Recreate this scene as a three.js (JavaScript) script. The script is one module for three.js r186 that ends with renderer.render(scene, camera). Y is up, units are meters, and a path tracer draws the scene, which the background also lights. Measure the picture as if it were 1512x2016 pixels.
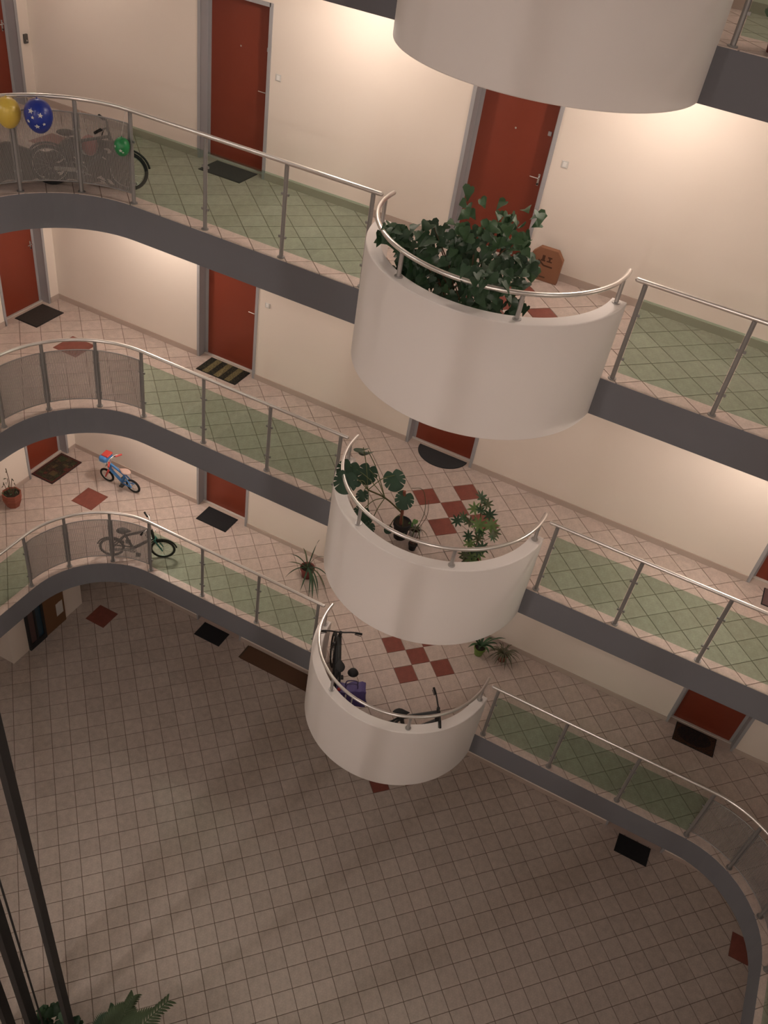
import * as THREE from 'three';
import { mergeGeometries } from 'three/addons/utils/BufferGeometryUtils.js';
import { RoundedBoxGeometry } from 'three/addons/geometries/RoundedBoxGeometry.js';

// ------------------------------------------------------------------ camera, exposure
const scene = new THREE.Scene();
scene.background = new THREE.Color(0x000000);
const camera = new THREE.PerspectiveCamera(2 * Math.atan(1008 / 1737.78) * 180 / Math.PI, 1512 / 2016, 0.05, 100);
camera.position.set(2.3048, 11.0444, 8.3992);
camera.rotation.order = 'YXZ';
camera.rotation.set(-0.70704, 0.34441, 0.18383);
camera.updateMatrixWorld(true);
camera.updateProjectionMatrix();
const renderer = new THREE.WebGLRenderer();
renderer.toneMapping = THREE.LinearToneMapping;
renderer.toneMappingExposure = 1.48;
renderer.shadowMap.enabled = true;
const LAMP = new THREE.Color().setRGB(1.0, 0.855, 0.745);   // warm corridor lamps
const LAMP_FAR = new THREE.Color().setRGB(1.0, 0.895, 0.825);   // whiter lamps on the sides away from the doors
const LAMP_TOP = new THREE.Color().setRGB(1.0, 0.93, 0.895);
const LAMP_CD = 3.2;

// ------------------------------------------------------------------ helpers
let seed = 7;
const rnd = () => { seed = (seed * 1664525 + 1013904223) >>> 0; return seed / 4294967296; };
const rr = (a, b) => a + (b - a) * rnd();
const V = (x, y, z) => new THREE.Vector3(x, y, z);
const PI = Math.PI;
const names = {};
const numbered = n => { const k = names[n] = (names[n] ?? -1) + 1; return k ? `${n}_${String(k).padStart(3, '0')}` : n; };
function shade(o) { o.traverse(m => { if (m.isMesh) { m.castShadow = true; m.receiveShadow = true; } }); return o; }
function part(parent, name, geo, mat, label) {
  const g = Array.isArray(geo) ? merge(geo) : geo;
  const m = new THREE.Mesh(g, mat); m.name = name; m.castShadow = m.receiveShadow = true;
  if (label) m.userData.label = label;
  parent.add(m); return m;
}
function thing(name, label, category, pos = [0, 0, 0], turn = 0, group) {
  const o = new THREE.Group(); o.name = numbered(name); o.position.set(...pos); o.rotation.y = turn;
  o.userData = { label, category }; if (group) o.userData.group = group; scene.add(o); return o;
}
function struct(name, label, category) { const o = thing(name, label, category); o.userData.kind = 'structure'; return o; }
function structMesh(name, geo, mat, label, category) {
  const m = part(scene, name, geo, mat); m.name = numbered(name); m.userData = { label, category, kind: 'structure' }; return m;
}
function merge(list) {
  const a = list.map(g => { const h = g.index ? g.toNonIndexed() : g.clone(); for (const k of Object.keys(h.attributes)) if (!['position', 'normal', 'uv', 'color'].includes(k)) h.deleteAttribute(k); if (!h.attributes.uv) h.setAttribute('uv', new THREE.BufferAttribute(new Float32Array(h.attributes.position.count * 2), 2)); h.clearGroups(); return h; });
  return a.length === 1 ? a[0] : mergeGeometries(a, false);
}
function bx(x0, x1, y0, y1, z0, z1) { const g = new THREE.BoxGeometry(x1 - x0, y1 - y0, z1 - z0); g.translate((x0 + x1) / 2, (y0 + y1) / 2, (z0 + z1) / 2); return g; }
function rbx(x0, x1, y0, y1, z0, z1, r = .01, s = 2) { const g = new RoundedBoxGeometry(x1 - x0, y1 - y0, z1 - z0, s, r); g.translate((x0 + x1) / 2, (y0 + y1) / 2, (z0 + z1) / 2); return g; }
const UP = V(0, 1, 0);
function rod(a, b, r0, r1 = r0, seg = 8) {
  const d = b.clone().sub(a), L = d.length(); const g = new THREE.CylinderGeometry(r1, r0, L, seg, 1);
  g.translate(0, L / 2, 0); g.applyQuaternion(new THREE.Quaternion().setFromUnitVectors(UP, d.normalize())); g.translate(a.x, a.y, a.z); return g;
}
function pipe(pts, r, seg = 40, rad = 8, closed = false) { return new THREE.TubeGeometry(new THREE.CatmullRomCurve3(pts, closed), seg, r, rad, closed); }
function lathe(pts, seg = 28) { return new THREE.LatheGeometry(pts.map(p => new THREE.Vector2(p[0], p[1])), seg); }
// extrude a plan shape (x, z) from y0 to y1
function planExtrude(shape, y0, y1, bevel = 0) {
  const g = new THREE.ExtrudeGeometry(shape, { depth: y1 - y0 - 2 * bevel, bevelEnabled: bevel > 0, bevelSize: bevel, bevelThickness: bevel, bevelOffset: -bevel, bevelSegments: 2, curveSegments: 64 });
  g.rotateX(PI / 2); g.translate(0, y1 - bevel, 0); return g;     // shape (x, y) becomes (x, z)
}
const sub = (g, f) => { const p = g.attributes.position; for (let i = 0; i < p.count; i++) { const v = f(p.getX(i), p.getY(i), p.getZ(i)); p.setXYZ(i, v[0], v[1], v[2]); } g.computeVertexNormals(); return g; };

// ------------------------------------------------------------------ materials
const C = (r, g, b) => new THREE.Color().setRGB(r, g, b);
const std = (c, rough = .7, metal = 0, extra = {}) => new THREE.MeshStandardMaterial({ color: c, roughness: rough, metalness: metal, ...extra });
const dbl = { side: THREE.DoubleSide };
function noiseTex(size, base, amp, cells, sd) {
  const s0 = seed; seed = sd; const d = new Uint8Array(size * size * 4); const oct = cells.map(n => { const a = new Float32Array(n * n); for (let i = 0; i < n * n; i++) a[i] = rnd() - .5; return [n, a]; });
  for (let y = 0; y < size; y++) for (let x = 0; x < size; x++) {
    let v = 0, w = 1; for (const [n, a] of oct) { const fx = x / size * n, fy = y / size * n, ix = Math.floor(fx), iy = Math.floor(fy), tx = fx - ix, ty = fy - iy; const q = (i, j) => a[((j % n) * n) + (i % n)]; v += w * ((q(ix, iy) * (1 - tx) + q(ix + 1, iy) * tx) * (1 - ty) + (q(ix, iy + 1) * (1 - tx) + q(ix + 1, iy + 1) * tx) * ty); w *= .7; }
    for (let k = 0; k < 3; k++) d[(y * size + x) * 4 + k] = Math.max(0, Math.min(255, base[k] + v * amp)); d[(y * size + x) * 4 + 3] = 255;
  }
  seed = s0; const t = new THREE.DataTexture(d, size, size); t.wrapS = t.wrapT = THREE.RepeatWrapping; t.magFilter = THREE.LinearFilter; t.minFilter = THREE.LinearMipmapLinearFilter; t.generateMipmaps = true; t.needsUpdate = true; return t;
}
const plasterBump = noiseTex(256, [128, 128, 128], 120, [32, 64, 128], 3);
const grainTex = noiseTex(256, [240, 240, 240], 22, [16, 64, 128], 5); grainTex.colorSpace = THREE.SRGBColorSpace;
const M = {
  wall: std(C(.805, .715, .635), .85),
  parapet: std(C(.83, .775, .745), .8),
  ceiling: std(C(.80, .78, .75), .9),
  fascia: std(C(.150, .150, .165), .75),
  grout: std(C(.18, .135, .108), .95),
  galleryGrout: std(C(.27, .205, .17), .95),
  skirt: std(C(.50, .40, .345), .5),
  redTile: std(C(.245, .070, .050), .45, 0, { map: grainTex }),
  steel: std(C(.30, .29, .285), .45, .6),
  bracket: std(C(.48, .46, .45), .4, .7),
  rail: std(C(.78, .74, .71), .3, .85),
  glass: new THREE.MeshPhysicalMaterial({ color: C(.53, .70, .60), roughness: .02, metalness: 0, transmission: 1, thickness: 0, ior: 1.5 }),
  wire: std(C(.30, .285, .275), .55, .4),
  door: std(C(.205, .034, .014), .5),
  frame: std(C(.36, .35, .36), .6, 0),
  chrome: std(C(.75, .74, .72), .25, 1),
  threshold: std(C(.62, .57, .52), .5, .2),
  black: std(C(.012, .012, .013), .75),
  rubber: std(C(.010, .010, .010), .85),
  darkSteel: std(C(.014, .013, .013), .6, 0),
  soil: std(C(.03, .02, .012), 1),
  terracotta: std(C(.26, .065, .038), .8, 0, { map: grainTex }),
  whitePot: std(C(.62, .60, .57), .5),
  bark: std(C(.12, .065, .035), .95),
};
const leafMat = (r, g, b, x = .25) => new THREE.MeshPhysicalMaterial({ color: C(r, g, b), roughness: .55, side: THREE.DoubleSide, transmission: x, thickness: 0 });
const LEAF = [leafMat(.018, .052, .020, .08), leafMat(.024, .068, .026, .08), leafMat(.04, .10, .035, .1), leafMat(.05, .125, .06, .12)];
const leafMonstera = leafMat(.014, .050, .022, .06), leafPale = leafMat(.13, .21, .06), leafOlive = leafMat(.07, .085, .035, .1), leafFern = leafMat(.035, .06, .018, .06), leafDry = leafMat(.16, .13, .09, .1), leafLight = leafMat(.10, .22, .05, .2);
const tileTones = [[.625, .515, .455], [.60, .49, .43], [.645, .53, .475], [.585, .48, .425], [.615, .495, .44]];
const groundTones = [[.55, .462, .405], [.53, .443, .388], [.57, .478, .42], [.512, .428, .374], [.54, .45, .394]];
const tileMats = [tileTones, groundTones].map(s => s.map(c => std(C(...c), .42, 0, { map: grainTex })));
const tileStuffMat = std(C(1, 1, 1), .42, 0, { vertexColors: true, map: grainTex });

// ------------------------------------------------------------------ plan of the building
const H = 3.2, SLAB = .453, BACK = -1.907, WT = .36, SIDE = 7.9, NEAR = 10.6, VX = 5.95, VZ = 8.7, VR = 1.3, DZ = -.071, DR = 1.391, DRI = 1.235, TOP = 16;
const Y = k => (k - 1) * H;                                   // Y(0) ground, Y(1)..Y(4) galleries
const voidPts = (() => { const p = []; for (const [cx, cz, a0] of [[VX - VR, VR, -90], [VX - VR, VZ - VR, 0], [-VX + VR, VZ - VR, 90], [-VX + VR, VR, 180]]) for (let i = 0; i <= 16; i++) { const a = (a0 + i * 90 / 16) * PI / 180; p.push([cx + VR * Math.cos(a), cz + VR * Math.sin(a)]); } return p; })();
const discPts = Array.from({ length: 64 }, (_, i) => [1.29 * Math.cos(i * PI / 32), DZ + 1.29 * Math.sin(i * PI / 32)]);
const sdVoid = (x, z) => { const cz = VZ / 2, qx = Math.abs(x) - (VX - VR), qz = Math.abs(z - cz) - (VZ / 2 - VR); return Math.hypot(Math.max(qx, 0), Math.max(qz, 0)) + Math.min(Math.max(qx, qz), 0) - VR; };
const pathOf = pts => { const s = new THREE.Path(); pts.forEach(([x, z], i) => i ? s.lineTo(x, z) : s.moveTo(x, z)); s.closePath(); return s; };
const shapeOf = pts => { const s = new THREE.Shape(); pts.forEach(([x, z], i) => i ? s.lineTo(x, z) : s.moveTo(x, z)); s.closePath(); return s; };
const offVoid = d => voidPts.map(([x, z]) => { const cx = Math.max(-(VX - VR), Math.min(VX - VR, x)), cz = Math.max(VR, Math.min(VZ - VR, z)); const L = Math.hypot(x - cx, z - cz) || 1; return [x + (x - cx) / L * d, z + (z - cz) / L * d]; });

// ---- polygon clipping for tiles
function clip(poly, ax, az, bx_, bz, inside) {                // keep the left (inside) or right of edge a->b
  const s = p => ((bx_ - ax) * (p[1] - az) - (bz - az) * (p[0] - ax)) * (inside ? 1 : -1), out = [];
  for (let i = 0; i < poly.length; i++) { const p = poly[i], q = poly[(i + 1) % poly.length], a = s(p), b = s(q); if (a >= 0) out.push(p); if ((a > 0 && b < 0) || (a < 0 && b > 0)) { const t = a / (a - b); out.push([p[0] + (q[0] - p[0]) * t, p[1] + (q[1] - p[1]) * t]); } }
  return out;
}
const areaOf = p => { let a = 0; for (let i = 0; i < p.length; i++) { const q = p[(i + 1) % p.length]; a += p[i][0] * q[1] - q[0] * p[i][1]; } return a / 2; };
function minus(polys, hull) {
  const out = [];
  for (let rest of polys) { for (let i = 0; i < hull.length && rest.length > 2; i++) { const a = hull[i], b = hull[(i + 1) % hull.length]; const o = clip(rest, a[0], a[1], b[0], b[1], false); if (o.length > 2 && Math.abs(areaOf(o)) > 1e-5) out.push(o); rest = clip(rest, a[0], a[1], b[0], b[1], true); } }
  return out;
}
function inter(polys, hull) { const out = []; for (let r of polys) { for (let i = 0; i < hull.length && r.length > 2; i++) { const a = hull[i], b = hull[(i + 1) % hull.length]; r = clip(r, a[0], a[1], b[0], b[1], true); } if (r.length > 2 && Math.abs(areaOf(r)) > 1e-5) out.push(r); } return out; }
function polyGeo(polys, y0, y1, col) {
  const P = [], N = [], UVv = [], CC = []; const tri = (a, b, c, n) => { for (const v of [a, b, c]) { P.push(...v); N.push(...n); UVv.push(v[0], v[2]); if (col) CC.push(...col); } };
  for (let p of polys) {
    if (areaOf(p) > 0) p = p.slice().reverse();
    for (let i = 1; i + 1 < p.length; i++) tri([p[0][0], y1, p[0][1]], [p[i][0], y1, p[i][1]], [p[i + 1][0], y1, p[i + 1][1]], [0, 1, 0]);
    for (let i = 0; i < p.length; i++) { const a = p[i], b = p[(i + 1) % p.length]; const dx = b[0] - a[0], dz = b[1] - a[1], L = Math.hypot(dx, dz) || 1, n = [dz / L * -1, 0, dx / L]; tri([a[0], y1, a[1]], [a[0], y0, a[1]], [b[0], y1, b[1]], n); tri([b[0], y1, b[1]], [a[0], y0, a[1]], [b[0], y0, b[1]], n); }
  }
  const g = new THREE.BufferGeometry(); g.setAttribute('position', new THREE.Float32BufferAttribute(P, 3)); g.setAttribute('normal', new THREE.Float32BufferAttribute(N, 3)); g.setAttribute('uv', new THREE.Float32BufferAttribute(UVv, 2)); if (col) g.setAttribute('color', new THREE.Float32BufferAttribute(CC, 3)); return g;
}
const HD = .2234, JOINT = .0055, TT = .009;
const RED = new Set(['0,-1', '0,-3', '0,-5', '-2,-3', '2,-3']);
const eye = camera.position;
function hiddenFrom(x, y, z, k) {                              // is a floor point hidden by a gallery above it
  const p = V(x, y, z).project(camera); if (Math.abs(p.x) > 1.04 || Math.abs(p.y) > 1.04) return true;
  for (let j = Math.max(k + 1, 1); j <= 4; j++) for (const yy of [Y(j), Y(j) - SLAB]) { if (yy <= y || yy >= eye.y) continue; const t = (yy - y) / (eye.y - y), px = x + (eye.x - x) * t, pz = z + (eye.z - z) * t; if (sdVoid(px, pz) > 0 || Math.hypot(px, pz - DZ) < DR) return true; }
  return false;
}
const fullTile = (() => { const d = HD - JOINT * Math.SQRT2; return polyGeo([[[d, 0], [0, d], [-d, 0], [0, -d]]], -TT, 0); })();
function layTiles(parent, k, yTop) {
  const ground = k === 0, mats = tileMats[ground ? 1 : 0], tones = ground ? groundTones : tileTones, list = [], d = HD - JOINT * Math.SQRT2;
  const squares = [-6.69, 6.69].map(cx => [[cx - .225, -1.115], [cx + .225, -1.115], [cx + .225, -.665], [cx - .225, -.665]]);
  const room = [[-SIDE, BACK], [SIDE, BACK], [SIDE, NEAR], [-SIDE, NEAR]];
  for (let b = -8; b <= 50; b++) for (let a = -36; a <= 36; a++) {
    if (((a + b) & 1) === 0) continue;
    const cx = a * HD, cz = -.225 + b * HD; if (cx < -SIDE - HD || cx > SIDE + HD || cz < BACK - HD || cz > NEAR + HD) continue;
    let polys = [[[cx + d, cz], [cx, cz + d], [cx - d, cz], [cx, cz - d]]], whole = true;
    if (Math.abs(cx) > SIDE - HD || cz < BACK + HD || cz > NEAR - HD) { polys = inter(polys, room); whole = false; }
    if (!ground) {
      const s = sdVoid(cx, cz), r = Math.hypot(cx, cz - DZ);
      if (s < HD) {
        if (s < -HD) { if (r > 1.29 + HD) continue; if (r > 1.29 - HD) { polys = inter(polys, discPts); whole = false; } }
        else if (cz < HD && r < 1.29 - HD) { /* inside the balcony mouth: whole */ }
        else { const out = minus(polys, voidPts); const inn = r < 1.29 + HD ? inter(inter(polys, voidPts), discPts) : []; polys = out.concat(inn); whole = false; }
      }
    }
    for (const sq of squares) if (Math.abs(cx - (sq[0][0] + .225)) < .46 && Math.abs(cz + .89) < .46) { const g = JOINT; polys = minus(polys, [[sq[0][0] - g, sq[0][1] - g], [sq[1][0] + g, sq[1][1] - g], [sq[2][0] + g, sq[2][1] + g], [sq[3][0] - g, sq[3][1] + g]]); whole = false; }
    if (!polys.length) continue;
    const red = RED.has(a + ',' + b), hid = hiddenFrom(cx, yTop, cz, k);
    list.push({ cx, cz, polys, whole, red, hid, dist: Math.hypot(cx - eye.x, yTop - eye.y, cz - eye.z), tone: Math.floor(rnd() * 5) });
  }
  list.sort((p, q) => (q.red - p.red) || (p.hid - q.hid) || (p.dist - q.dist));
  const stuff = []; let n = 0;
  for (const t of list) {
    if (!t.hid && (n < 298) || t.red) {
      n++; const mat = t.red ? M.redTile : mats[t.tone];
      if (t.whole) { const m = part(parent, t.red ? 'red_tile' : 'tile', fullTile, mat); m.position.set(t.cx, yTop, t.cz); }
      else part(parent, t.red ? 'red_tile' : 'tile', polyGeo(t.polys, yTop - TT, yTop), mat);
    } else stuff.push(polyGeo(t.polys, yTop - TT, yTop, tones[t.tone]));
  }
  for (const sq of squares) part(parent, 'red_tile', polyGeo([sq], yTop - TT, yTop), M.redTile, 'large red square inset tile');
  if (stuff.length) { const m = part(parent, 'further_tiles', mergeGeometries(stuff), tileStuffMat); m.userData.kind = 'stuff'; }
}

// ------------------------------------------------------------------ floors and slabs
const level = ['ground floor', 'first gallery', 'second gallery', 'third gallery', 'fourth gallery'];
{
  const g = struct('floor', 'beige diagonal tile floor at the bottom of the atrium', 'floor');
  part(g, 'grout_bed', bx(-SIDE - .25, SIDE + .25, Y(0) - .3, Y(0) - .006, BACK - .25, NEAR + .25), M.grout);
  layTiles(g, 0, Y(0));
}
const outer = [[-SIDE, BACK], [SIDE, BACK], [SIDE, NEAR], [-SIDE, NEAR]];
const halfDisc = r => { const s = new THREE.Shape(); s.moveTo(r, 0); for (let i = 1; i <= 40; i++) s.lineTo(r * Math.cos(i * PI / 40), (r + DZ) * Math.sin(i * PI / 40)); s.closePath(); return s; };
const floorLabel = ['', 'tiled gallery floor with two bicycles in its round balcony', 'tiled gallery floor with monstera plants in its round balcony', 'tiled gallery floor with the dense bush in its round balcony', 'uppermost tiled gallery floor behind the topmost white balcony', 'upper gallery slab over the topmost corridor'];
for (let k = 1; k <= 5; k++) {
  const y = Y(k), g = struct('floor', floorLabel[k], 'floor');
  const ring = (d, hole) => { const s = shapeOf(outer); s.holes.push(pathOf(offVoid(hole))); return s; };
  part(g, 'grout_bed', [planExtrude(ring(0, .02), y - .03, y - .006), planExtrude(halfDisc(1.3), y - .03, y - .006)], M.galleryGrout);
  part(g, 'soffit', [planExtrude(ring(0, .02), y - SLAB, y - .03), planExtrude(halfDisc(1.3), y - SLAB, y - .03)], M.ceiling);
  const f = shapeOf(offVoid(.02)); f.holes.push(pathOf(voidPts));
  part(g, 'fascia', planExtrude(f, y - SLAB - .004, y - .0095), M.fascia, 'dark grey painted slab edge');
  if (k <= 4) layTiles(g, k, y);
  else part(g, 'screed', planExtrude(ring(0, 0), y - .006, y), M.skirt);
}

// ------------------------------------------------------------------ walls
const doorsBack = { 0: [['A'], ['C']], 1: [['A'], ['B'], ['C']], 2: [['A'], ['B'], ['C']], 3: [['A'], ['B'], ['C']], 4: [['A'], ['B'], ['C']] };
const DX = { A: -4.512, B: -.714, C: 4.50 }, DW = 1.03, DH = 2.1, LZ = -1.19, LW = .96;
{
  const s = shapeOf([[-SIDE - WT, Y(0) - .3], [SIDE + .25, Y(0) - .3], [SIDE + .25, TOP], [-SIDE - WT, TOP]]);
  for (const k in doorsBack) for (const [d] of doorsBack[k]) s.holes.push(pathOf([[DX[d] - DW / 2, Y(+k)], [DX[d] + DW / 2, Y(+k)], [DX[d] + DW / 2, Y(+k) + DH], [DX[d] - DW / 2, Y(+k) + DH]]));
  const g = new THREE.ExtrudeGeometry(s, { depth: WT, bevelEnabled: false }); g.translate(0, 0, BACK - WT);
  structMesh('wall_back', g, M.wall, 'cream plastered wall with the red doors of all galleries', 'wall');
  const l = shapeOf([[-NEAR - .25, Y(0) - .3], [-BACK, Y(0) - .3], [-BACK, TOP], [-NEAR - .25, TOP]]);
  for (const k of [1, 2, 3]) l.holes.push(pathOf([[-LZ - LW / 2, Y(k)], [-LZ + LW / 2, Y(k)], [-LZ + LW / 2, Y(k) + DH], [-LZ - LW / 2, Y(k) + DH]]));
  const gl = new THREE.ExtrudeGeometry(l, { depth: WT, bevelEnabled: false }); gl.rotateY(PI / 2); gl.translate(-SIDE - WT, 0, 0);
  structMesh('wall_left', gl, M.wall, 'cream plastered wall meeting the long wall at the gallery corner', 'wall');
  structMesh('wall_right', bx(SIDE, SIDE + .25, Y(0) - .3, TOP, BACK, NEAR + .25), M.wall, 'cream plastered wall at the end past the dark gallery corner', 'wall');
  structMesh('wall_near', bx(-SIDE, SIDE, Y(0) - .3, TOP, NEAR, NEAR + .25), M.wall, 'cream plastered wall facing the round balconies', 'wall');
  structMesh('ceiling', bx(-SIDE - .25, SIDE + .25, TOP, TOP + .2, BACK - .25, NEAR + .25), M.ceiling, 'white ceiling over the atrium', 'ceiling');
  // backing behind the doors so that no light leaks through
  structMesh('wall_apartments', [bx(-SIDE - WT - .1, SIDE + .25, Y(0) - .3, TOP, BACK - WT - .1, BACK - WT), bx(-SIDE - WT - .1, -SIDE - WT, Y(0) - .3, TOP, BACK - WT, NEAR)], M.wall, 'closed rear of the door recesses', 'wall');
}
// skirting
for (let k = 0; k <= 4; k++) {
  const y = Y(k), cuts = (doorsBack[k] || []).map(([d]) => [DX[d] - DW / 2 - .02, DX[d] + DW / 2 + .02]), gs = []; let x = -SIDE;
  for (const [a, b] of cuts) { gs.push(bx(x, a, y, y + .095, BACK, BACK + .012)); x = b; } gs.push(bx(x, SIDE, y, y + .095, BACK, BACK + .012));
  structMesh('baseboard_back', gs, M.skirt, `beige tile skirting along the long wall, ${level[k]}`, 'baseboard');
  const zl = k >= 1 && k <= 3 ? [[BACK + .012, LZ - LW / 2 - .02], [LZ + LW / 2 + .02, NEAR]] : k === 0 ? [[BACK + .012, -.96], [.97, NEAR]] : [[BACK + .012, NEAR]];
  structMesh('baseboard_left', zl.map(([a, b]) => bx(-SIDE, -SIDE + .012, y, y + .095, a, b)), M.skirt, `beige tile skirting along the corner wall, ${level[k]}`, 'baseboard');
}

// ------------------------------------------------------------------ doors
let doorN = 0;
function door(label, pos, turn, w, handleSide = 1) {           // local: opening centred on x, wall face at z = 0, recess towards -z
  const g = new THREE.Group(); g.name = `door_${++doorN}`; g.position.set(...pos); g.rotation.y = turn; g.userData = { label, category: 'door', kind: 'structure' }; scene.add(g);
  const a = w / 2, D = .165, F = .035;
  part(g, 'frame', [bx(-a, -a + .012, 0, DH, -D, .006), bx(a - .012, a, 0, DH, -D, .006), bx(-a, a, DH - .012, DH, -D, .006), bx(-a - F, -a + .012, 0, DH + F, .001, .012), bx(a - .012, a + F, 0, DH + F, .001, .012), bx(-a, a, DH - .012, DH + F, .001, .012), bx(-a + .012, -a + .065, 0, DH - .012, -D - .03, -D + .006), bx(a - .06, a - .012, 0, DH - .012, -D - .03, -D + .006)], M.frame, 'grey steel door frame');
  part(g, 'door_leaf', rbx(-a + .055, a - .05, .02, DH - .03, -D - .045, -D + .002, .004), M.door);
  part(g, 'sill', bx(-a + .012, a - .012, .0003, .001, -D - .05, .0), M.skirt);
  part(g, 'threshold', rbx(-a + .012, a - .012, .001, .018, -D - .03, -D + .04, .004), M.threshold, 'pale metal threshold');
  const hx = handleSide * (a - .10), hd = part(g, 'handle', [rbx(hx - .014, hx + .014, .96, 1.10, -D + .002, -D + .010, .004), rod(V(hx, 1.06, -D + .008), V(hx, 1.06, -D + .055), .009), rod(V(hx + .006 * handleSide, 1.06, -D + .052), V(hx - .10 * handleSide, 1.06, -D + .052), .008)], M.chrome, 'chrome lever handle');
  part(hd, 'keyhole', rod(V(hx, .98, -D + .008), V(hx, .98, -D + .018), .012), M.darkSteel);
  part(g, 'peephole', rod(V(0, 1.52, -D), V(0, 1.52, -D + .006), .012), M.chrome);
  part(g, 'security_lock', rbx(hx - .022, hx + .022, 1.54, 1.59, -D + .002, -D + .018, .006), M.frame, 'grey security lock');
  return g;
}
const doorLabel = {
  A: ['red-brown apartment door on the dark ground floor behind the black mat', 'red-brown apartment door by the plain black mat near the strap-leaved plant', 'red-brown apartment door above the black and olive striped mat', 'red-brown apartment door with the dark mat seen through green glass', 'red-brown apartment door under the roof slab past the topmost balcony'],
  B: ['', 'red-brown apartment door hidden behind the monstera balcony', 'red-brown apartment door above the half-round mat', 'red-brown apartment door behind the dense balcony bush', 'red-brown apartment door behind the topmost balcony'],
  C: ['red-brown apartment door on the dark ground floor under the curved slab', 'red-brown apartment door above the dark patterned mat with brown border', 'red-brown apartment door beside the dusky pink-brown mat', 'red-brown apartment door at the right end of the bush gallery', 'red-brown apartment door at the right end of the topmost gallery'],
};
for (const k in doorsBack) for (const [d] of doorsBack[k]) door(doorLabel[d][k], [DX[d], Y(+k), BACK], 0, DW);
const leftLabel = ['', 'red-brown apartment door above the colourful patterned mat', 'red-brown apartment door above the plain dark brown mat in the corner', 'red-brown apartment door behind the yellow and blue balloons'];
for (const k of [1, 2, 3]) door(leftLabel[k], [-SIDE, Y(k), LZ], PI / 2, LW);

// ------------------------------------------------------------------ round balconies
const balName = ['', 'with two bicycles inside', 'with monstera and umbrella plants inside', 'with the dense green bush inside', 'topmost of the stack'];
const arcShape = (ri, ro, a0, a1, n = 56) => { const s = new THREE.Shape(); for (let i = 0; i <= n; i++) { const a = a0 + (a1 - a0) * i / n, x = ro * Math.cos(a), z = DZ + ro * Math.sin(a); i ? s.lineTo(x, z) : s.moveTo(x, z); } for (let i = n; i >= 0; i--) { const a = a0 + (a1 - a0) * i / n; s.lineTo(ri * Math.cos(a), DZ + ri * Math.sin(a)); } s.closePath(); return s; };
const smoothArc = g => { const p = g.attributes.position, n = g.attributes.normal; for (let i = 0; i < p.count; i++) { const x = p.getX(i), z = p.getZ(i) - DZ, r = Math.hypot(x, z); if (Math.abs(n.getY(i)) < .3 && (Math.abs(r - DR) < .004 || Math.abs(r - DRI) < .004)) { const s = Math.abs(r - DR) < .004 ? 1 : -1; const nx = s * x / r, nz = s * z / r; if (nx * n.getX(i) + nz * n.getZ(i) > .8) n.setXYZ(i, nx, 0, nz); } } return g; };
for (let k = 1; k <= 4; k++) {
  const y = Y(k);
  const pg = struct('wall_balcony', `white half-round balcony parapet, ${balName[k]}`, 'balcony');
  part(pg, 'parapet', smoothArc(planExtrude(arcShape(DRI, DR, 0.03, PI - .03), y - SLAB - .006, y + .861, .012)), M.parapet);
  const rg = thing('balcony_rail', `curved steel handrail on the white balcony ${balName[k]}`, 'handrail', [0, y, 0], 0);
  const pts = []; for (let i = 0; i <= 48; i++) { const a = (-3 + 186 * i / 48) * PI / 180; pts.push(V(1.305 * Math.cos(a), 1.124, DZ + 1.305 * Math.sin(a))); }
  part(rg, 'handrail', [pipe(pts, .024, 96, 10), new THREE.SphereGeometry(.024, 10, 6).translate(pts[0].x, pts[0].y, pts[0].z), new THREE.SphereGeometry(.024, 10, 6).translate(pts[48].x, pts[48].y, pts[48].z)], M.rail);
  for (const deg of [6, 62, 118, 174]) { const a = deg * PI / 180, x = 1.305 * Math.cos(a), z = DZ + 1.305 * Math.sin(a); const b = part(rg, 'bracket', rod(V(x, .862, z), V(x, 1.105, z), .022, .022, 10), M.bracket); part(b, 'flange', rod(V(x, .862, z), V(x, .872, z), .042, .042, 14), M.bracket); }
}

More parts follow.
